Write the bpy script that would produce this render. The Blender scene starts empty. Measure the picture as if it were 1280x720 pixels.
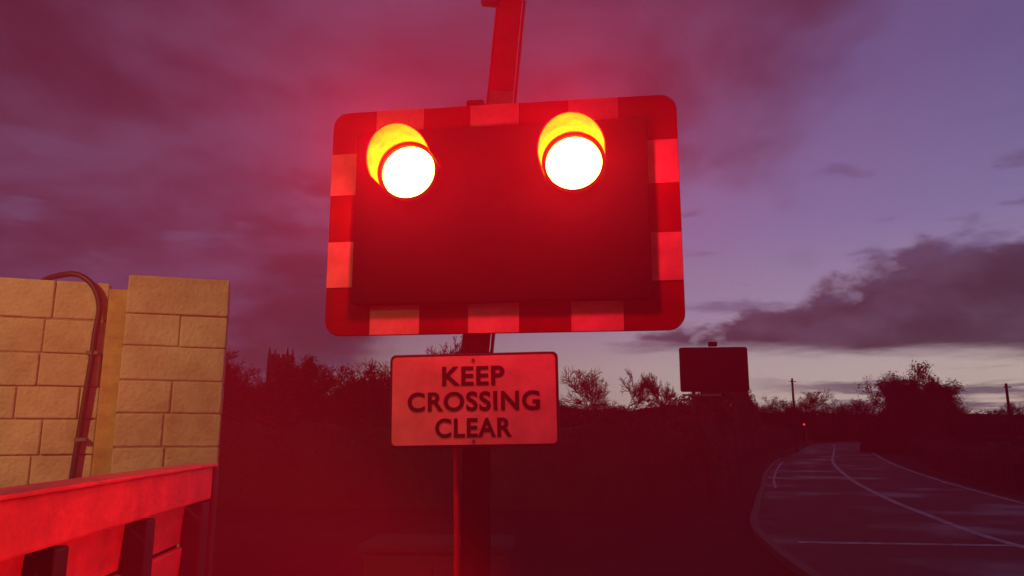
import bpy, bmesh, math, random
import numpy as np
from mathutils import Vector, Matrix, noise
R = math.radians
random.seed(7)
S = bpy.context.scene
S.view_settings.view_transform = 'Standard'
S.view_settings.look = 'None'
S.view_settings.exposure = 0

# ------------------------------------------------------------------ helpers
def link(o, parent=None):
    S.collection.objects.link(o)
    if parent is not None:
        o.parent = parent
    return o

def empty(name, loc=(0,0,0), rot=(0,0,0)):
    e = bpy.data.objects.new(name, None)
    e.empty_display_size = .2
    e.location = loc; e.rotation_euler = rot
    return link(e)

def material(name, col, rough=.6, var=.25, scale=8, metal=0, bump=0, bscale=60, col2=None, spec=.5, rvar=0, detail=5, lo=.3, hi=.7, rscale=None, rlo=.35, rhi=.65, simple=False):
    m = bpy.data.materials.new(name); m.use_nodes = True
    nt = m.node_tree; b = nt.nodes['Principled BSDF']
    tc = nt.nodes.new('ShaderNodeTexCoord')
    n = nt.nodes.new('ShaderNodeTexNoise'); n.inputs['Scale'].default_value = scale
    n.inputs['Detail'].default_value = detail; n.inputs['Roughness'].default_value = .65
    nt.links.new(tc.outputs['Object'], n.inputs['Vector'])
    r = nt.nodes.new('ShaderNodeValToRGB')
    r.color_ramp.elements[0].position = lo; r.color_ramp.elements[1].position = hi
    c2 = col2 if col2 else tuple(c*(1-var) for c in col)
    r.color_ramp.elements[0].color = (*c2, 1)
    r.color_ramp.elements[1].color = (*col, 1)
    nt.links.new(n.outputs['Fac'], r.inputs['Fac'])
    nt.links.new(r.outputs['Color'], b.inputs['Base Color'])
    b.inputs['Roughness'].default_value = rough
    b.inputs['Metallic'].default_value = metal
    b.inputs['Specular IOR Level'].default_value = spec
    if rvar:
        mr = nt.nodes.new('ShaderNodeMapRange')
        mr.inputs['From Min'].default_value = rlo; mr.inputs['From Max'].default_value = rhi
        mr.inputs['To Min'].default_value = max(0.02, rough-rvar); mr.inputs['To Max'].default_value = min(1, rough+rvar)
        n3 = nt.nodes.new('ShaderNodeTexNoise'); n3.inputs['Scale'].default_value = rscale or scale*.4
        n3.inputs['Detail'].default_value = 4
        nt.links.new(tc.outputs['Object'], n3.inputs['Vector'])
        nt.links.new(n3.outputs['Fac'], mr.inputs['Value'])
        nt.links.new(mr.outputs['Result'], b.inputs['Roughness'])
    if bump:
        n2 = nt.nodes.new('ShaderNodeTexNoise'); n2.inputs['Scale'].default_value = bscale
        n2.inputs['Detail'].default_value = 4
        nt.links.new(tc.outputs['Object'], n2.inputs['Vector'])
        bp = nt.nodes.new('ShaderNodeBump'); bp.inputs['Strength'].default_value = bump
        bp.inputs['Distance'].default_value = .01
        nt.links.new(n2.outputs['Fac'], bp.inputs['Height'])
        nt.links.new(bp.outputs['Normal'], b.inputs['Normal'])
    return m

def emis(name, col, s):
    m = bpy.data.materials.new(name); m.use_nodes = True
    nt = m.node_tree; nt.nodes.remove(nt.nodes['Principled BSDF'])
    e = nt.nodes.new('ShaderNodeEmission'); e.inputs['Color'].default_value = (*col, 1); e.inputs['Strength'].default_value = s
    nt.links.new(e.outputs[0], nt.nodes['Material Output'].inputs['Surface'])
    try: m.cycles.emission_sampling = 'NONE'
    except Exception: pass
    return m

def obj_from(name, verts, faces, mat, parent=None, smooth=False):
    me = bpy.data.meshes.new(name)
    me.from_pydata([tuple(v) for v in verts], [], faces); me.update()
    if mat: me.materials.append(mat)
    if smooth:
        for p in me.polygons: p.use_smooth = True
    return link(bpy.data.objects.new(name, me), parent)

def bev(o, w=.004, seg=2):
    m = o.modifiers.new('bevel', 'BEVEL'); m.width = w; m.segments = seg; m.limit_method = 'ANGLE'
    return o

def box(name, c, s, mat, parent=None, rot=(0,0,0), b=.004):
    x,y,z = s[0]/2, s[1]/2, s[2]/2
    v = [(-x,-y,-z),(x,-y,-z),(x,y,-z),(-x,y,-z),(-x,-y,z),(x,-y,z),(x,y,z),(-x,y,z)]
    f = [(0,3,2,1),(4,5,6,7),(0,1,5,4),(1,2,6,5),(2,3,7,6),(3,0,4,7)]
    o = obj_from(name, v, f, mat, parent)
    o.location = c; o.rotation_euler = rot
    if b: bev(o, b)
    return o

def rrect(w, h, r, seg=8):
    pts = []
    for cx, cz, a0 in ((w/2-r,h/2-r,0),(-w/2+r,h/2-r,90),(-w/2+r,-h/2+r,180),(w/2-r,-h/2+r,270)):
        for i in range(seg+1):
            a = R(a0+90*i/seg)
            pts.append((cx+r*math.cos(a), cz+r*math.sin(a)))
    return pts

def plate(name, w, h, r, y0, y1, mat, parent, cx=0, cz=0, b=.003):
    """rounded plate in local XZ, front face at y0 (towards -y), back at y1"""
    p = rrect(w, h, r); n = len(p)
    v = [(cx+a, y0, cz+c) for a, c in p]+[(cx+a, y1, cz+c) for a, c in p]
    f = [tuple(range(n)), tuple(range(2*n-1, n-1, -1))]
    f += [(i, n+i, n+(i+1) % n, (i+1) % n) for i in range(n)]
    o = obj_from(name, v, f, mat, parent)
    bm = bmesh.new(); bm.from_mesh(o.data); bmesh.ops.recalc_face_normals(bm, faces=bm.faces); bm.to_mesh(o.data); bm.free()
    if b: bev(o, b)
    return o

def ring(name, r0, r1, y0, y1, mat, parent, cx, cz, seg=48, a0=0, a1=360, taper=None):
    """hollow tube around local y; r0 inner r1 outer; angles in XZ"""
    full = abs(a1-a0) >= 360
    n = seg if full else seg+1
    v = []
    for i in range(n):
        a = R(a0+(a1-a0)*i/seg); c, s = math.cos(a), math.sin(a)
        yf = y0
        if taper: yf = y0 + taper*max(0, (1-s)/2)   # lower part of the visor is cut back
        v += [(cx+r0*c, yf, cz+r0*s), (cx+r1*c, yf, cz+r1*s), (cx+r1*c, y1, cz+r1*s), (cx+r0*c, y1, cz+r0*s)]
    f = []
    for i in range(n if full else n-1):
        j = (i+1) % n
        for k in range(4):
            f.append((4*i+k, 4*i+(k+1) % 4, 4*j+(k+1) % 4, 4*j+k))
    if not full:
        f += [(0,1,2,3), (4*n-4, 4*n-3, 4*n-2, 4*n-1)]
    o = obj_from(name, v, f, mat, parent)
    bm = bmesh.new(); bm.from_mesh(o.data); bmesh.ops.recalc_face_normals(bm, faces=bm.faces); bm.to_mesh(o.data); bm.free()
    return o

def tube(name, pts, rad, mat, parent=None, res=3):
    cu = bpy.data.curves.new(name, 'CURVE'); cu.dimensions = '3D'; cu.bevel_depth = rad; cu.bevel_resolution = res
    sp = cu.splines.new('BEZIER'); sp.bezier_points.add(len(pts)-1)
    for p, q in zip(sp.bezier_points, pts):
        p.co = q; p.handle_left_type = p.handle_right_type = 'AUTO'
    cu.materials.append(mat)
    return link(bpy.data.objects.new(name, cu), parent)

def cyl(name, c, r, d, mat, parent=None, axis='Z', seg=24, r2=None):
    me = bpy.data.meshes.new(name); bm = bmesh.new()
    bmesh.ops.create_cone(bm, cap_ends=True, segments=seg, radius1=r, radius2=r if r2 is None else r2, depth=d)
    bm.to_mesh(me); bm.free(); me.materials.append(mat)
    o = link(bpy.data.objects.new(name, me), parent); o.location = c
    if axis == 'Y': o.rotation_euler = (R(90),0,0)
    if axis == 'X': o.rotation_euler = (0,R(90),0)
    return o

# ------------------------------------------------------------------ camera
cam = bpy.data.objects.new('camera', bpy.data.cameras.new('camera')); link(cam)
cam.location = (0, 0, 1.6); cam.rotation_euler = (R(90+10.7), 0, 0)
cam.data.sensor_width = 36; cam.data.lens = 36*950/1280
cam.data.clip_start = .02; cam.data.clip_end = 5000
S.camera = cam

# ------------------------------------------------------------------ world (dusk sky with cloud layers)
W = bpy.data.worlds.new('World'); S.world = W; W.use_nodes = True
nt = W.node_tree; bg = nt.nodes['Background']; NL = nt.links
def _in(sock, v):
    if isinstance(v, (int, float)): sock.default_value = v
    else: NL.new(v, sock)
def M(op, a, b=0, c=0, clamp=False):
    n = nt.nodes.new('ShaderNodeMath'); n.operation = op; n.use_clamp = clamp
    _in(n.inputs[0], a); _in(n.inputs[1], b); _in(n.inputs[2], c); return n.outputs[0]
def mixc(f, a, b, bt='MIX'):
    n = nt.nodes.new('ShaderNodeMix'); n.data_type = 'RGBA'; n.blend_type = bt
    _in(n.inputs[0], f)
    for s, v in ((n.inputs[6], a), (n.inputs[7], b)):
        if isinstance(v, tuple): s.default_value = (*v, 1)
        else: NL.new(v, s)
    return n.outputs[2]
def comb(x, y, z):
    n = nt.nodes.new('ShaderNodeCombineXYZ'); _in(n.inputs[0], x); _in(n.inputs[1], y); _in(n.inputs[2], z); return n.outputs[0]
def wn(vec, scale, detail=7, rough=.55, dist=0.):
    n = nt.nodes.new('ShaderNodeTexNoise'); NL.new(vec, n.inputs['Vector'])
    n.inputs['Scale'].default_value = scale; n.inputs['Detail'].default_value = detail
    n.inputs['Roughness'].default_value = rough; n.inputs['Distortion'].default_value = dist
    return n.outputs['Fac']
def sstep(v, lo, hi):
    n = nt.nodes.new('ShaderNodeMapRange'); n.interpolation_type = 'SMOOTHSTEP'
    _in(n.inputs[0], v); n.inputs[1].default_value = lo; n.inputs[2].default_value = hi
    return n.outputs[0]
tc = nt.nodes.new('ShaderNodeTexCoord'); sp = nt.nodes.new('ShaderNodeSeparateXYZ'); NL.new(tc.outputs['Generated'], sp.inputs[0])
x, y, z = sp.outputs; z0 = M('MAXIMUM', z, 0)
ramp = nt.nodes.new('ShaderNodeValToRGB'); cr = ramp.color_ramp
stops = [(0, (.55,.32,.33)), (.08, (.54,.31,.36)), (.13, (.40,.22,.38)), (.25, (.235,.14,.35)), (.42, (.135,.085,.26)), (1, (.03,.03,.10))]
cr.elements[0].position = 0; cr.elements[0].color = (*stops[0][1], 1)
cr.elements[1].position = 1; cr.elements[1].color = (*stops[-1][1], 1)
for p, c in stops[1:-1]:
    e = cr.elements.new(p); e.color = (*c, 1)
NL.new(z0, ramp.inputs['Fac'])
sky = nt.nodes.new('ShaderNodeTexSky'); sky.sky_type = 'NISHITA'; sky.sun_disc = False
sky.sun_elevation = R(1.0); sky.sun_rotation = R(50)
nish = mixc(1, sky.outputs[0], (.015,.015,.015), 'MULTIPLY')
base = mixc(1, ramp.outputs['Color'], nish, 'ADD')
azf = M('ADD', M('MULTIPLY', sstep(x, -.55, .45), .70), .30)
base = mixc(1, base, comb(azf, azf, azf), 'MULTIPLY')
den = M('ADD', z0, .22)
pv = comb(M('DIVIDE', x, den), M('DIVIDE', y, den), M('MULTIPLY', z, 1.5))
N1 = wn(pv, 1.0, 5, .5, .2)
thr = M('ADD', M('ADD', M('MULTIPLY', x, .66), .35), M('MULTIPLY', M('SUBTRACT', 1, sstep(z, .10, .19)), .26))
m1 = sstep(M('SUBTRACT', N1, thr), -.06, .13)
N1b = wn(pv, 1.7, 5, .52, .2)
cc = mixc(sstep(N1b, .36, .70), (.030,.012,.036), (.112,.054,.138))
col = mixc(M('MULTIPLY', m1, .9), base, cc)
# cumulus bank low on the right
bv = comb(x, y, M('MULTIPLY', z, 1.9))
N2 = wn(bv, 7.5, 7, .58, .1)
N3 = wn(comb(x, y, M('MULTIPLY', z, 7)), 4.5, 6, .6, .1)
ztop = M('ADD', M('ADD', M('MULTIPLY', M('SUBTRACT', x, .22), .25), .132), M('MULTIPLY', M('SUBTRACT', N2, .5), .15))
zlow = M('ADD', M('ADD', .095, M('MULTIPLY', M('SUBTRACT', N3, .5), .06)), M('MULTIPLY', M('SUBTRACT', .3, x), .05))
m2 = M('MULTIPLY', sstep(M('SUBTRACT', ztop, z), -.004, .016), sstep(M('SUBTRACT', z, zlow), -.008, .016))
m2 = M('MULTIPLY', m2, sstep(x, -.05, .12))
cc2 = mixc(sstep(N2, .35, .68), (.034,.020,.046), (.098,.050,.105))
col = mixc(M('MULTIPLY', m2, .95), col, cc2)
# a second low bank near the horizon on the far right and thin wisps
N4 = wn(comb(x, y, M('MULTIPLY', z, 10)), 4.0, 6, .6, .1)
m3 = M('MULTIPLY', sstep(N4, .44, .54), M('MULTIPLY', sstep(z, .0, .02), M('SUBTRACT', 1, sstep(z, .055, .085))))
col = mixc(M('MULTIPLY', M('MULTIPLY', m3, .8), sstep(x, .25, .42)), col, (.07,.045,.10))
N5 = wn(comb(M('MULTIPLY', x, 1.0), y, M('MULTIPLY', z, 3.5)), 8, 5, .55, .1)
m5 = M('MULTIPLY', sstep(N5, .55, .68), M('MULTIPLY', sstep(z, .12, .16), M('SUBTRACT', 1, sstep(z, .28, .36))))
col = mixc(M('MULTIPLY', m5, .6), col, (.10,.065,.16))
# unseen sky behind the camera dimmed to cut ambient light on the board
bk = M('ADD', M('MULTIPLY', sstep(y, -.35, .45), .72), .28)
col = mixc(1, col, comb(bk, bk, bk), 'MULTIPLY')
NL.new(col, bg.inputs['Color']); bg.inputs['Strength'].default_value = 1.0
try:
    W.cycles.sampling_method = 'MANUAL'; W.cycles.sample_map_resolution = 256
except Exception: pass

sun = bpy.data.objects.new('sun', bpy.data.lights.new('sun', 'SUN')); link(sun)
sun.data.energy = .02; sun.data.angle = R(12); sun.data.color = (1,.75,.7)
sun.rotation_euler = (R(86), 0, R(-50+180))

# ------------------------------------------------------------------ materials
asphalt = material('asphalt', (.052,.040,.044), .68, .45, 1.2, rvar=.19, bump=.4, bscale=70, rscale=.42, rlo=.36, rhi=.50, spec=.30)
grass = material('grass', (.030,.032,.018), .95, .6, .9, spec=.03)
concrete = material('concrete', (.075,.065,.065), .8, .4, 3)
foliage = material('foliage', (.04,.042,.026), .95, .6, .7, spec=.03)
bark = material('bark', (.04,.033,.028), .95, .4, 5, spec=.03)
redp = material('red_retroreflective', (.19,.003,.006), .6, .5, 5, spec=.12)
whitep = material('white_retroreflective', (.50,.42,.28), .55, .3, 8, spec=.2, col2=(.27,.21,.14))
blackp = material('black_paint', (.008,.006,.006), .8, .4, 12, bump=.12, bscale=90, spec=.05)
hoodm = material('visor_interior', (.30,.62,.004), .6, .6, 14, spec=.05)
galv = material('galvanised_steel', (.18,.18,.18), .55, .4, 18, metal=.3)
whites = material('sign_white', (.74,.60,.46), .42, .3, 4, spec=.3, detail=8, col2=(.36,.27,.21))
blackt = material('sign_black', (.05,.02,.02), .5, .3, 30, spec=.25)
cream = material('cream_masonry_paint', (.72,.61,.45), .8, .4, 2.6, bump=.9, bscale=38, detail=9, col2=(.38,.30,.19))
mortar = material('mortar', (.46,.37,.25), .9, .45, 10, bump=.5)
ochre = material('ochre_paint', (.62,.46,.17), .7, .5, 7, bump=.5)
rubber = material('black_rubber', (.02,.018,.018), .5, .3, 10)
timber = material('painted_timber', (.70,.20,.18), .45, .5, 6, bump=.5, bscale=30, detail=8)
timberd = material('dark_timber', (.03,.025,.03), .6, .4, 9, bump=.3)
grey = material('grey_paint', (.022,.020,.026), .85, .3, 9, spec=.08)
roadw = material('road_paint', (.66,.60,.60), .7, .6, 3, lo=.4, hi=.6)
slate = material('slate', (.07,.07,.08), .7, .3, 5)
stone = material('stone', (.12,.10,.09), .9, .3, 1)
lens = emis('lit_lens', (1,.64,.085), 15)

# ------------------------------------------------------------------ ground, road
g = obj_from('ground', [(-2500,-2500,0),(2500,-2500,0),(2500,3500,0),(-2500,3500,0)], [(0,1,2,3)], grass)

ctrl = [(5.6,-14),(6.4,-2),(6.85,5),(7.15,11.2),(8.05,15.3),(9.3,19.8),(11.9,27.7),(16.9,41),(24.0,58),(31.6,76),(44,104),(62,125),(100,142),(190,150)]
def catmull(P, n=14):
    P = [np.array(p, float) for p in P]; P = [2*P[0]-P[1]]+P+[2*P[-1]-P[-2]]; out = []
    for i in range(1, len(P)-2):
        for k in range(n):
            t = k/n
            out.append(.5*((2*P[i])+(-P[i-1]+P[i+1])*t+(2*P[i-1]-5*P[i]+4*P[i+1]-P[i+2])*t*t+(-P[i-1]+3*P[i]-3*P[i+1]+P[i+2])*t**3))
    out.append(P[-2]); return np.array(out)
CL = catmull(ctrl)
T = np.gradient(CL, axis=0); T /= np.linalg.norm(T, axis=1)[:, None]
NR = np.stack([T[:,1], -T[:,0]], 1)   # to the right
arc = np.concatenate([[0], np.cumsum(np.linalg.norm(np.diff(CL, axis=0), axis=1))])
def at(s):
    i = min(max(np.searchsorted(arc, s)-1, 0), len(arc)-2); f = (s-arc[i])/(arc[i+1]-arc[i])
    return CL[i]*(1-f)+CL[i+1]*f, NR[i]*(1-f)+NR[i+1]*f
def ribbon(name, o0, o1, zz, mat, s0=0, s1=None, step=.8, parent=None, h=0):
    s1 = s1 or arc[-1]; n = max(2, int((s1-s0)/step)); v = []; f = []
    for k in range(n+1):
        s_ = s0+(s1-s0)*k/n; c, nn = at(s_)
        for oo in (o0, o1):
            p = c+nn*(oo(s_) if callable(oo) else oo); v.append((p[0], p[1], zz+h))
    for k in range(n): f.append((2*k, 2*k+1, 2*k+3, 2*k+2))
    if h:
        b0 = len(v); v += [(a, b, 0) for a, b, c in v]
        for k in range(n):
            f.append((b0+2*k, 2*k, 2*k+2, b0+2*k+2)); f.append((2*k+1, b0+2*k+1, b0+2*k+3, 2*k+3))
        f.append((0, b0, b0+1, 1))
    return obj_from(name, v, f, mat, parent)
# the carriageway flares out gently towards the level crossing
def left(s): 
    q = min(1, max(0, (38-s)/26)); return -2.7-1.5*q*q*(3-2*q)
road = ribbon('road', left, 2.95, .012, asphalt)
marks = empty('road_markings')
ribbon('centre_line', -.075, .075, .017, roadw, 22, 95, parent=marks)
s = 98
while s < 150:
    ribbon('centre_dash', -.07, .07, .017, roadw, s, s+4, parent=marks); s += 6
ribbon('edge_line', 2.66, 2.76, .017, roadw, 32, 80, parent=marks)
ribbon('edge_line', -2.50, -2.42, .017, roadw, 36, 56, parent=marks)
ribbon('stop_line', -3.0, 2.6, .0175, roadw, 25.2, 25.36, parent=marks, step=.2)
ribbon('kerb', lambda s: left(s)-.13, left, 0, concrete, 0, 60, h=.10)

# hills on the horizon
v = []; f = []; n = 160
for i in range(n+1):
    a = R(-75+150*i/n); rr = 900
    h = 7+9*noise.noise(Vector((i*.045, 3, 0)))+3*noise.noise(Vector((i*.17, 9, 0)))+ (6 if i < n*.5 else 0)*(1-i/n)
    v += [(rr*math.sin(a), rr*math.cos(a), -1), (rr*1.1*math.sin(a), rr*1.1*math.cos(a), max(3, h))]
for i in range(n): f.append((2*i, 2*i+2, 2*i+3, 2*i+1))
obj_from('hills', v, f, grass)

# ------------------------------------------------------------------ vegetation
def tree_mesh(name, H, spread, seed, depth=5, twigs=0, leafsize=.12, thick=1.0, rmin=.016):
    rnd = random.Random(seed); V = []; F = []; tips = []
    def seg(a, b, ra, rb, k=4):
        d = (b-a).normalized(); u = d.orthogonal().normalized(); w = d.cross(u); i0 = len(V)
        for p, r_ in ((a, ra), (b, rb)):
            for j in range(k):
                an = 2*math.pi*j/k; V.append(p+u*math.cos(an)*r_+w*math.sin(an)*r_)
        for j in range(k): F.append((i0+j, i0+(j+1) % k, i0+k+(j+1) % k, i0+k+j))
    def grow(p, d, L, r_, lv):
        nseg = 3 if lv > 1 else 2; q = p; rr = r_
        for k in range(nseg):
            d = (d+Vector((rnd.uniform(-1,1), rnd.uniform(-1,1), rnd.uniform(-.6,.9)))*.18).normalized()
            q2 = q+d*L/nseg; r2 = max(rr*.86, rmin); seg(q, q2, rr, r2, 6 if lv > 3 else 3)
            if lv < depth and lv > 0 and rnd.random() < .7:
                dd = (d+Vector((rnd.uniform(-1,1)*spread, rnd.uniform(-1,1)*spread, rnd.uniform(-.3,.5)))).normalized()
                grow(q2, dd, L*.66, max(r2*.5, rmin), lv-1)
            q = q2; rr = r2
        if lv <= 1: tips.append(q)
        if lv > 0:
            for _ in range(rnd.choice((2,3,3))):
                dd = (d+Vector((rnd.uniform(-1,1)*spread, rnd.uniform(-1,1)*spread, rnd.uniform(-.5,.5)))).normalized()
                grow(q, dd, L*rnd.uniform(.62,.84), max(rr*.6, rmin), lv-1)
    grow(Vector((0,0,0)), Vector((0,0,1)), H*.22, H*.026*thick, depth)
    zmax = max(v_.z for v_ in V); k = H/zmax
    V = [v_*k for v_ in V]; tips = [t*k for t in tips]
    for _ in range(twigs):
        t = rnd.choice(tips); c = t+Vector([rnd.gauss(0, .03*H) for _ in range(3)])
        a = Vector([rnd.uniform(-1,1) for _ in range(3)]).normalized()*leafsize*rnd.uniform(.5,1.3); b = a.orthogonal().normalized()*leafsize*rnd.uniform(.15,.5)
        i0 = len(V); V += [c-a, c+b, c+a, c-b]; F.append((i0, i0+1, i0+2, i0+3))
    me = bpy.data.meshes.new(name); me.from_pydata([tuple(q) for q in V], [], F); me.update(); me.materials.append(bark)
    return me
def put(name, me, loc, sc=1, rz=0, parent=None, sx=None):
    o = link(bpy.data.objects.new(name, me), parent); o.location = loc
    o.scale = ((sx or sc), (sx or sc), sc); o.rotation_euler = (0,0,rz); return o

bareA = tree_mesh('bare_tree_a', 8, .95, 1, 5, 0)
bareB = tree_mesh('bare_tree_b', 8, 1.1, 5, 5, 0)
bareC = tree_mesh('bare_tree_c', 8, .85, 11, 5, 0)
bushA = tree_mesh('bushy_tree_a', 8, 1.1, 21, 4, 9000, leafsize=.13)
bushB = tree_mesh('bushy_tree_b', 8, 1.2, 33, 4, 9000, leafsize=.13)

def mass(name, path, h, depth, n, leaf, seed=0, amp=.35, freq=.12, mat=foliage, low=.0, hfun=None):
    """foliage mass along a path: dense inner core plus thousands of leaf/twig faces with an uneven top"""
    rnd = random.Random(seed); P = [Vector((*p, 0)) for p in path]
    L = [0]
    for a, b in zip(P, P[1:]): L.append(L[-1]+(b-a).length)
    def pt(s):
        for i in range(len(P)-1):
            if s <= L[i+1] or i == len(P)-2:
                t = (s-L[i])/(L[i+1]-L[i]); d = (P[i+1]-P[i]).normalized(); return P[i].lerp(P[i+1], t), Vector((d.y, -d.x, 0))
    def hh(s):
        b = h*(1+amp*noise.noise(Vector((s*freq, seed, 0)))*1.6+amp*.6*noise.noise(Vector((s*freq*4, seed, 5))))
        return b*(hfun(s/L[-1]) if hfun else 1)
    V = []; F = []; m = max(8, int(L[-1]/max(.3, h*.12)))
    prof = [(-.5,0),(-.46,.55),(-.25,.86),(.25,.86),(.46,.55),(.5,0)]
    for i in range(m+1):
        s = L[-1]*i/m; c, nn = pt(s); H = hh(s)
        for j, (o, zz) in enumerate(prof):
            q = noise.noise(Vector((s*.9/h*2, j*1.7, seed)))*.12
            V.append(c+nn*depth*(o*(1+q))+Vector((0,0,H*zz*(1+q if zz else 1))))
    k = len(prof)
    for i in range(m):
        for j in range(k-1): F.append((i*k+j, (i+1)*k+j, (i+1)*k+j+1, i*k+j+1))
    F.append(tuple(range(k))); F.append(tuple(range(m*k, m*k+k))[::-1])
    for _ in range(n):
        s = rnd.uniform(0, L[-1]); c, nn = pt(s); H = hh(s)
        a = rnd.uniform(0, math.pi); rad = rnd.uniform(.82, 1.06)+ .05*noise.noise(Vector((s*2.5/leaf*.1, a*3, seed)))
        p = c+nn*depth*.5*math.cos(a)*rad+Vector((0,0,H*max(low, math.sin(a))**.55*rad*.95))
        d1 = Vector([rnd.uniform(-1,1) for _ in range(3)]).normalized()*leaf*rnd.uniform(.4,1.3); d2 = d1.orthogonal().normalized()*leaf*rnd.uniform(.15,.5)
        i0 = len(V); V += [p-d1, p+d2, p+d1, p-d2]; F.append((i0, i0+1, i0+2, i0+3))
    return obj_from(name, V, F, mat)
dome = lambda t: max(.12, math.sin(math.pi*min(1,max(0,t))))**.55

mass('hedge', [(-14,19),(-6,17.5),(2,17),(4.0,18.5)], 2.0, 1.6, 12000, .06, 1, .14, .5)
mass('hedge', [(4.2,18.6),(7.0,28),(12.5,44),(26.5,76),(38,104)], 2.1, 1.4, 14000, .08, 2, .2, .2)
mass('hedge', [(14.3,21),(18.5,33),(27,50),(36.5,74),(49,100),(66,119),(104,136)], 1.25, 1.3, 20000, .07, 3, .25, .25)
mass('shrub', [(6.4,28),(7.4,33),(9.3,38)], 3.4, 2.6, 7000, .08, 4, .18, .3, hfun=dome)
mass('shrub', [(11.2,44),(14.8,52),(19.5,63)], 6.4, 3.2, 9000, .11, 14, .14, .3, hfun=lambda t: dome(.12+.88*t)*(1-.4*t))
mass('shrub', [(20.3,30.0),(23.5,31.5)], 2.9, 2.5, 5000, .08, 6, .25, .5, hfun=dome)
mass('shrub', [(28.2,60),(32,61),(36.8,63)], 5.2, 4.0, 12000, .12, 16, .16, .4, hfun=dome)
mass('distant_trees', [(-70,92),(-38,80),(-24,78),(-10,80)], 6.6, 8, 20000, .20, 8, .14, .2)
mass('distant_trees', [(-14,120),(10,125),(30,135)], 5.8, 8, 12000, .26, 9, .2, .12)
mass('distant_trees', [(50,150),(90,165),(160,170),(260,180)], 6.0, 10, 16000, .38, 10, .3, .06)
mass('distant_trees', [(-260,230),(-120,240),(0,260),(90,270)], 9.0, 14, 16000, .5, 12, .25, .04)

put('bare_tree', bareA, (-5.4,60,0), 9.9/8, .4, sx=.95)
put('bare_tree', bareB, (5.9,60,0), 6.8/8, 1.0, sx=.66)
put('bare_tree', bareC, (8.7,61,0), 6.7/8, 2.2, sx=.6)
put('bare_tree', bareA, (12.4,62,0), 6.4/8, 3.0, sx=.5)
put('bare_tree', bareB, (51,130,0), 9.0/8, 4.1, sx=1.0)
put('bare_tree', bareC, (57,134,0), 7.6/8, 4.1, sx=1.0)
put('oak_tree', bushA, (30.2,60,0), 5.9/8, .3, sx=.7)
put('oak_tree', bushB, (32.2,61,0), 6.9/8, 2.0, sx=.75)
put('oak_tree', bushA, (34.4,62,0), 5.8/8, 4.0, sx=.7)
lt = empty('distant_tree_line')
rnd = random.Random(5)
for i in range(19):
    xx = -31+i*1.15+rnd.uniform(-.5,.5); hgt = (10.2 if i < 2 else 8.5)*rnd.uniform(.86,1.06)
    if abs(xx+24.0) < 2.2: hgt = 6.6
    put('tree', rnd.choice((bareA,bareB,bushA,bareC,bushB)), (xx, 76+rnd.uniform(-3,5), 0), hgt/8, rnd.uniform(0,6), lt)
for i in range(26):
    xx = -12+i*3.2+rnd.uniform(-1,1)
    put('tree', rnd.choice((bareA,bareB,bareC,bushB)), (xx, 128+rnd.uniform(-6,8)+i*.6, 0), rnd.uniform(5.5,8.2)/8, rnd.uniform(0,6), lt)
for i in range(14):
    put('tree', rnd.choice((bareA,bareC,bushB)), (75+i*9+rnd.uniform(-2,2), 155+rnd.uniform(-5,5), 0), rnd.uniform(6,9.5)/8, rnd.uniform(0,6), lt)

# church tower
ct = empty('church_tower', (-76,250,1.4))
box('tower', (0,0,11.3), (6.8,6.8,25.0), stone, ct, b=.05)
for i in (-1,1):
    for j in (-1,1):
        cyl('pinnacle', (i*2.9,j*2.9,25.6), .6, 3.2, stone, ct, seg=8, r2=.15)
        box('buttress', (i*3.2,j*3.2,7.3), (1.1,1.1,17.4), stone, ct, b=.05)
for i in range(-1,2):
    for j in (-3.0,3.0):
        box('merlon', (i*1.7,j,24.4), (.95,.45,1.2), stone, ct, b=.02)
        box('merlon', (j,i*1.7,24.4), (.45,.95,1.2), stone, ct, b=.02)
for i in (-.8,.8): box('belfry_window', (i,-3.42,19), (.8,.1,2.6), slate, ct, b=0)
box('nave', (10,0,3.8), (14,7,10.4), stone, ct, b=.05)

# road sign seen from the back (dark) on two posts
rs = empty('road_sign', (5.35,20.2,0), (0,0,R(-6)))
plate('panel', 1.78, 1.18, .06, -.02, .0, blackp, rs, 0, 3.22)
box('post_1', (-.55,.05,1.9), (.09,.09,3.8), timberd, rs); box('post_2', (.55,.05,1.9), (.09,.09,3.8), timberd, rs)
for zz in (2.9,3.6): box('rail', (0,.012,zz), (1.6,.02,.06), galv, rs, b=0)
box('sub_plate', (-.35,-.012,2.55), (1.0,.02,.05), whitep, rs, b=.002)
box('top_light', (0,0,3.89), (.22,.14,.12), blackp, rs)

for (a, b, h) in ((22.0,60,5.7),(32.3,50,4.7)):
    tp = empty('telegraph_pole', (a,b,0))
    cyl('pole', (0,0,h/2), .11, h, bark, tp, seg=10, r2=.08)
    box('crossarm', (0,-.1,h-.25), (.5,.06,.06), bark, tp, b=0)

# distant second crossing signal with red lamp
ds = empty('distant_signal', (34.2,90,0))
cyl('post', (0,0,1.2), .06, 2.4, galv, ds, seg=10)
box('head', (0,0,2.4), (.7,.08,.5), blackp, ds)
cyl('lamp', (-.18,-.06,2.42), .12, .03, emis('far_red', (1,.03,.03), 1.6), ds, axis='Y')

# ------------------------------------------------------------------ equipment cabinet
cab = empty('equipment_cabinet', (-.45,4.95,0), (0,0,R(-3)))
box('body', (0,0,.44), (.84,.44,.88), grey, cab, b=.01)
box('lid', (0,0,.915), (.92,.52,.05), grey, cab, b=.02)
box('door_left', (-.205,-.226,.46), (.395,.012,.76), grey, cab); box('door_right', (.205,-.226,.46), (.395,.012,.76), grey, cab)
cyl('handle', (-.05,-.25,.5), .015, .05, galv, cab, axis='Y')
box('plinth', (0,0,.01), (1.1,.7,.06), concrete, cab)

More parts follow.
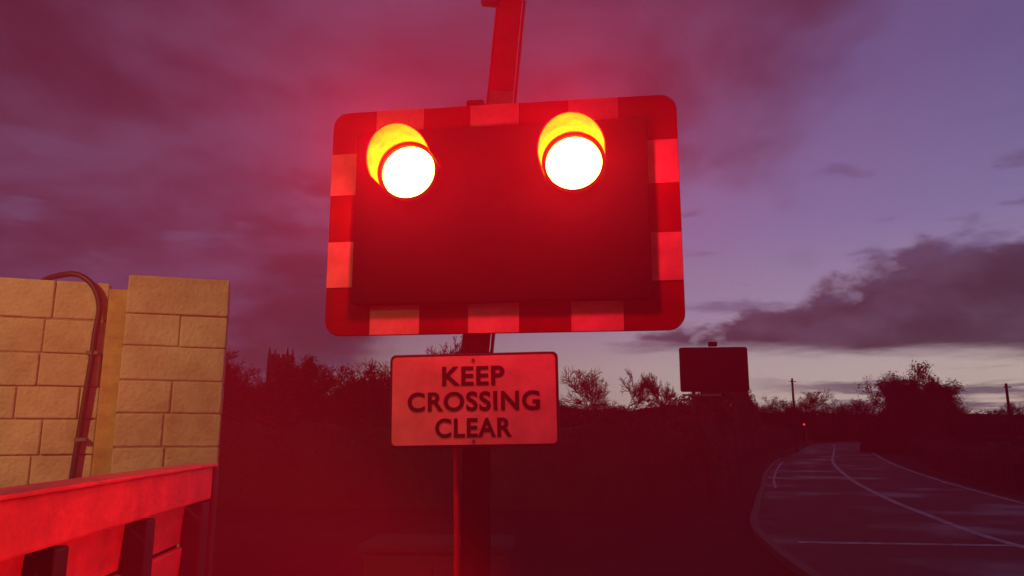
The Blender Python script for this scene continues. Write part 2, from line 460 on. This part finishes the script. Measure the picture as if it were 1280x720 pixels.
# ------------------------------------------------------------------ block wall
wall = empty('block_wall', (-2.545,5.0,0), (0,0,R(20)))
box('core', (-2.0,.15,1.26), (4.0,.19,2.50), mortar, wall, b=0)
box('wall_mortar', (-2.07,.0575,1.26), (3.86,.088,2.50), mortar, wall, b=0)
box('pier_core', (.31,.03,1.27), (.595,.434,2.56), mortar, wall, b=0)
def blocks(name, x0, x1, y, dep, top, L, seed, full_even=False):
    rnd = random.Random(seed); bm = bmesh.new(); ch = .212; zz = top; row = 0
    while zz > .02:
        hgt = ch-.008+rnd.uniform(-.012,.012) if zz-ch > 0 else zz-.01
        if row == 0: hgt += .05
        xs = x0-(L*.5 if (row % 2) else 0) if not full_even else x0
        if full_even:
            cuts = [(x0, x1)] if row % 2 == 0 and row < 3 else [(x0, x0+(x1-x0)*rnd.uniform(.44,.54))]
            if len(cuts) == 1 and cuts[0][1] != x1: cuts.append((cuts[0][1], x1))
        else:
            cuts = []
            while xs < x1:
                e = xs+L*rnd.uniform(.86,1.14); cuts.append((max(xs, x0), min(e, x1))); xs = e
        for a, b in cuts:
            if b-a < .03: continue
            j = rnd.uniform(-.006,.005); jz = rnd.uniform(-.003,.003)
            mt = Matrix.Translation(((a+b)/2, y+dep/2+j, zz-hgt/2+jz)) @ Matrix.Rotation(rnd.uniform(-.008,.008), 4, 'Y') @ Matrix.Rotation(rnd.uniform(-.01,.01), 4, 'Z') @ Matrix.Diagonal((b-a-.006, dep, hgt, 1))
            bmesh.ops.create_cube(bm, size=1, matrix=mt)
        zz -= hgt+.007; row += 1
    me = bpy.data.meshes.new(name); bm.to_mesh(me); bm.free(); me.materials.append(cream)
    o = link(bpy.data.objects.new(name, me), wall); bev(o, .010, 3); return o
blocks('wall_blocks', -4.0, -.13, .0, .10, 2.565, .36, 3)
blocks('pier_blocks', 0, .62, -.20, .46, 2.60, .6, 4, True)
box('ochre_pilaster', (-.065,-.02,1.26), (.115,.10,2.52), ochre, wall, b=.006)
tube('hose', [(-.62,.2,2.55),(-.46,.06,2.605),(-.30,-.02,2.60),(-.19,-.045,2.47),(-.185,-.04,2.2),(-.21,-.035,1.7),(-.235,-.035,1.2),(-.25,-.04,.3),(-.25,-.04,.02)], .019, rubber, wall)
for zz in (2.1,1.55,.9): box('hose_clip', (-.19-.03*(2.1-zz),-.03,zz), (.07,.05,.025), galv, wall, b=.003)

# ------------------------------------------------------------------ timber fence at left
fe = empty('timber_fence', (-1.26,3.06,0), (0,0,0))
dv = Vector((.14,-1.36,0)).normalized(); L = 2.6
fe.rotation_euler = (0,0,math.atan2(dv.y, dv.x))   # local +x runs towards the viewer, local +y faces the road (+X)
box('top_rail', (L/2-.02,.03,1.40), (L+.06,.085,.125), timber, fe, b=.008)
box('rail_cap', (L/2-.02,.03,1.4695), (L+.09,.115,.012), timber, fe, b=.004)
zz = 1.325; k = 0
while zz > .1:
    box('board_%d' % k, (L/2,-.012+random.uniform(-.003,.003),zz-.07), (L,.022,.140), timber, fe, rot=(R(-5),R(random.uniform(-.3,.3)),0), b=.005)
    zz -= .15; k += 1
box('backing', (L/2,-.035,.66), (L,.012,1.3), timberd, fe, b=0)
for i, px in enumerate((.0,.59,1.18,1.77,2.36)):
    box('post_%d' % i, (px,.035,.665), (.075 if i else .10,.07,1.33), timberd, fe, b=.006)
box('end_post', (-.085,.02,.73), (.06,.12,1.46), timberd, fe, b=.006)
box('bottom_rail', (L/2,.035,.12), (L,.05,.1), timberd, fe)

# ------------------------------------------------------------------ crossing signal
sg = empty('level_crossing_signal', (-.047,2.80,2.41), (0,0,R(-7.9)))
BW, BH = 1.355, .905
plate('backboard', BW, BH, .062, -.006, .006, redp, sg)
PW, PH, pz = 1.125, .69, .005
plate('black_panel', PW, PH, .02, -.045, -.0065, blackp, sg, .0, pz, b=.006)
t = -.0095
def patch(n, x0, x1, z0_, z1):
    o = box(n, ((x0+x1)/2, (t-.0062)/2, (z0_+z1)/2), (x1-x0, abs(t+.0062), z1-z0_), whitep, sg, b=0); return o
top0, bot0 = pz+PH/2+.001, pz-PH/2-.001
for i, (a, b) in enumerate(((-.497,-.305),(-.117,.075),(.268,.458))):
    patch('white_top_%d' % i, a, b, top0, BH/2-.002); patch('white_bottom_%d' % i, a, b, -BH/2+.002, bot0)
for i, (a, b) in enumerate(((.105,.275),(-.265,-.085))):
    patch('white_left_%d' % i, -BW/2+.002, -PW/2-.001, a, b); patch('white_right_%d' % i, PW/2+.001, BW/2-.002, a-.005, b-.005)
for i, (lx, lz) in enumerate(((-.338,.160),(.290,.165))):
    r_ = .104
    cyl('lens_%d' % i, (lx,-.065,lz), r_, .03, lens, sg, axis='Y', seg=64)
    ring('bezel_%d' % i, r_+.0005, r_+.013, -.100, -.046, blackp, sg, lx, lz)
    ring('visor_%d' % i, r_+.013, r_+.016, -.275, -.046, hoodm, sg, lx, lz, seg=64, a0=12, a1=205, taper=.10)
    ring('visor_skin_%d' % i, r_+.0162, r_+.0185, -.276, -.046, blackp, sg, lx, lz, seg=64, a0=12, a1=205, taper=.10)
    L_ = bpy.data.objects.new('signal_lamp_%d' % i, bpy.data.lights.new('signal_lamp', 'POINT')); link(L_, sg)
    L_.location = (lx,-.34,lz-.03); L_.data.energy = 40; L_.data.color = (1,.008,.034); L_.data.shadow_soft_size = .05
ring('panel_rib', .085, .09, -.048, -.0445, blackp, sg, .02, -.03, seg=40)
for a in (-.53,.53):
    for b in (-.30,.31): cyl('bolt', (a,-.048,b), .008, .006, blackp, sg, axis='Y', seg=8)
box('cable_gland', (-.10,.02,BH/2+.012), (.07,.05,.03), blackp, sg, b=.008)
for b in (-.2,.2): box('bracket', (-.07,.035,b), (.35,.05,.05), galv, sg)

post = empty('signal_post', (0,0,0))
redpost = material('red_post_paint', (.60,.025,.03), .5, .35, 10, bump=.15)
darkpost = material('dark_post_paint', (.014,.008,.008), .75, .35, 10, bump=.15, spec=.07)
box('lower_post', (-.132,2.93,.95), (.108,.108,1.9), darkpost, post, b=.012)
box('base_plate', (-.132,2.93,.02), (.34,.34,.03), galv, post)
tube('cable', [(-.20,2.90,1.75),(-.205,2.87,1.5),(-.20,2.865,1.2),(-.20,2.86,.05)], .010, redpost, post)
d = Vector((.088,0,1.0)).normalized(); tilt = math.atan2(d.x, d.z)
up = empty('mast', (-.148,2.93,1.78), (0,tilt,0)); up.parent = post
box('mast_web', (0,0,1.3), (.098,.012,2.6), redpost, up, b=.003)
box('mast_flange_right', (.058,.03,1.3), (.012,.075,2.6), redpost, up, b=.003)
box('mast_flange_left', (-.054,.03,1.3), (.010,.075,2.6), redpost, up, b=.003)
box('white_band', (0,-.008,1.13), (.096,.004,.14), whitep, up, b=0)
# bracket of the equipment above, clamped to the mast's left flange
box('clamp', (-.085,-.02,1.60), (.075,.06,.045), galv, up, b=.012)
cyl('clamp_bolt', (-.10,-.06,1.595), .014, .05, galv, up, axis='Y', seg=8)
for sgn in (-1,1):
    o = box('cross_arm', (0,-.045-.012*sgn,2.28), (1.15,.01,.17), whitep, up, rot=(0,R(28*sgn),0), b=.002)

# ------------------------------------------------------------------ KEEP CROSSING CLEAR sign
ks = empty('keep_crossing_clear_sign', (-.140,2.80,1.714), (0,R(-.9),R(-5)))
plate('panel_border', .622, .340, .022, -.004, .004, blackt, ks)
plate('panel_face', .602, .320, .016, -.0065, -.0042, whites, ks, b=0)
def text(tx, cz, w, h):
    cu = bpy.data.curves.new(tx, 'FONT'); cu.body = tx; cu.align_x = 'CENTER'; cu.align_y = 'CENTER'; cu.size = 1
    cu.offset = .027; cu.extrude = .0; cu.space_character = 1.09
    o = link(bpy.data.objects.new('text_'+tx.lower(), cu), None)
    bpy.context.view_layer.update()
    dg = bpy.context.evaluated_depsgraph_get(); me = bpy.data.meshes.new_from_object(o.evaluated_get(dg))
    bpy.data.objects.remove(o)
    xs = [v_.co.x for v_ in me.vertices]; ys = [v_.co.y for v_ in me.vertices]
    cx, cy = (max(xs)+min(xs))/2, (max(ys)+min(ys))/2; kx, ky = w/(max(xs)-min(xs)), h/(max(ys)-min(ys))
    for v_ in me.vertices: v_.co = ((v_.co.x-cx)*kx, -.0085, cz+(v_.co.y-cy)*ky)
    me.materials.clear(); me.materials.append(blackt)
    link(bpy.data.objects.new('text_'+tx.lower(), me), ks)
text('KEEP', .087, .230, .070); text('CROSSING', -.005, .485, .071); text('CLEAR', -.100, .280, .070)
for a in (.145,-.148): cyl('rivet', (0,-.009,a), .006, .004, galv, ks, axis='Y', seg=8)
box('sign_clamp', (.01,.04,0), (.18,.07,.05), galv, ks)

# ------------------------------------------------------------------ lamps
def spot(name, loc, tgt, P, col, size, blend, rad):
    o = bpy.data.objects.new(name, bpy.data.lights.new(name, 'SPOT')); link(o)
    o.location = loc; o.rotation_euler = (Vector(tgt)-Vector(loc)).to_track_quat('-Z','Y').to_euler()
    o.data.energy = P; o.data.color = col; o.data.spot_size = R(size); o.data.spot_blend = blend; o.data.shadow_soft_size = rad
    return o
spot('street_lamp_light', (-4.4,-1,4.6), (-3.3,5,1.8), 1150, (1,.40,.14), 76, 1, .12)
spot('fence_red_fill', (.5,1.8,.75), (-1.2,2.2,1.15), 150, (1,.006,.012), 70, .6, .06)  # added red fill to brighten the fence; no lamp stands here

# ------------------------------------------------------------------ mist added to imitate lens glare (red-tinted scatter around the lamps)
mm = bpy.data.materials.new('glare_volume'); mm.use_nodes = True; n_ = mm.node_tree
n_.nodes.remove(n_.nodes['Principled BSDF'])
vs = n_.nodes.new('ShaderNodeVolumeScatter'); vs.inputs['Density'].default_value = .14; vs.inputs['Anisotropy'].default_value = .0
vs.inputs['Color'].default_value = (1,.14,.30,1)
n_.links.new(vs.outputs[0], n_.nodes['Material Output'].inputs['Volume'])
me = bpy.data.meshes.new('glare_volume'); bm = bmesh.new(); bmesh.ops.create_icosphere(bm, subdivisions=5, radius=1)
for v_ in bm.verts: v_.co = (v_.co.x*3.4, v_.co.y*1.75, v_.co.z*3.0)
bm.to_mesh(me); bm.free()
me.materials.append(mm); mo = link(bpy.data.objects.new('glare_volume', me)); mo.location = (.05,2.3,2.75)
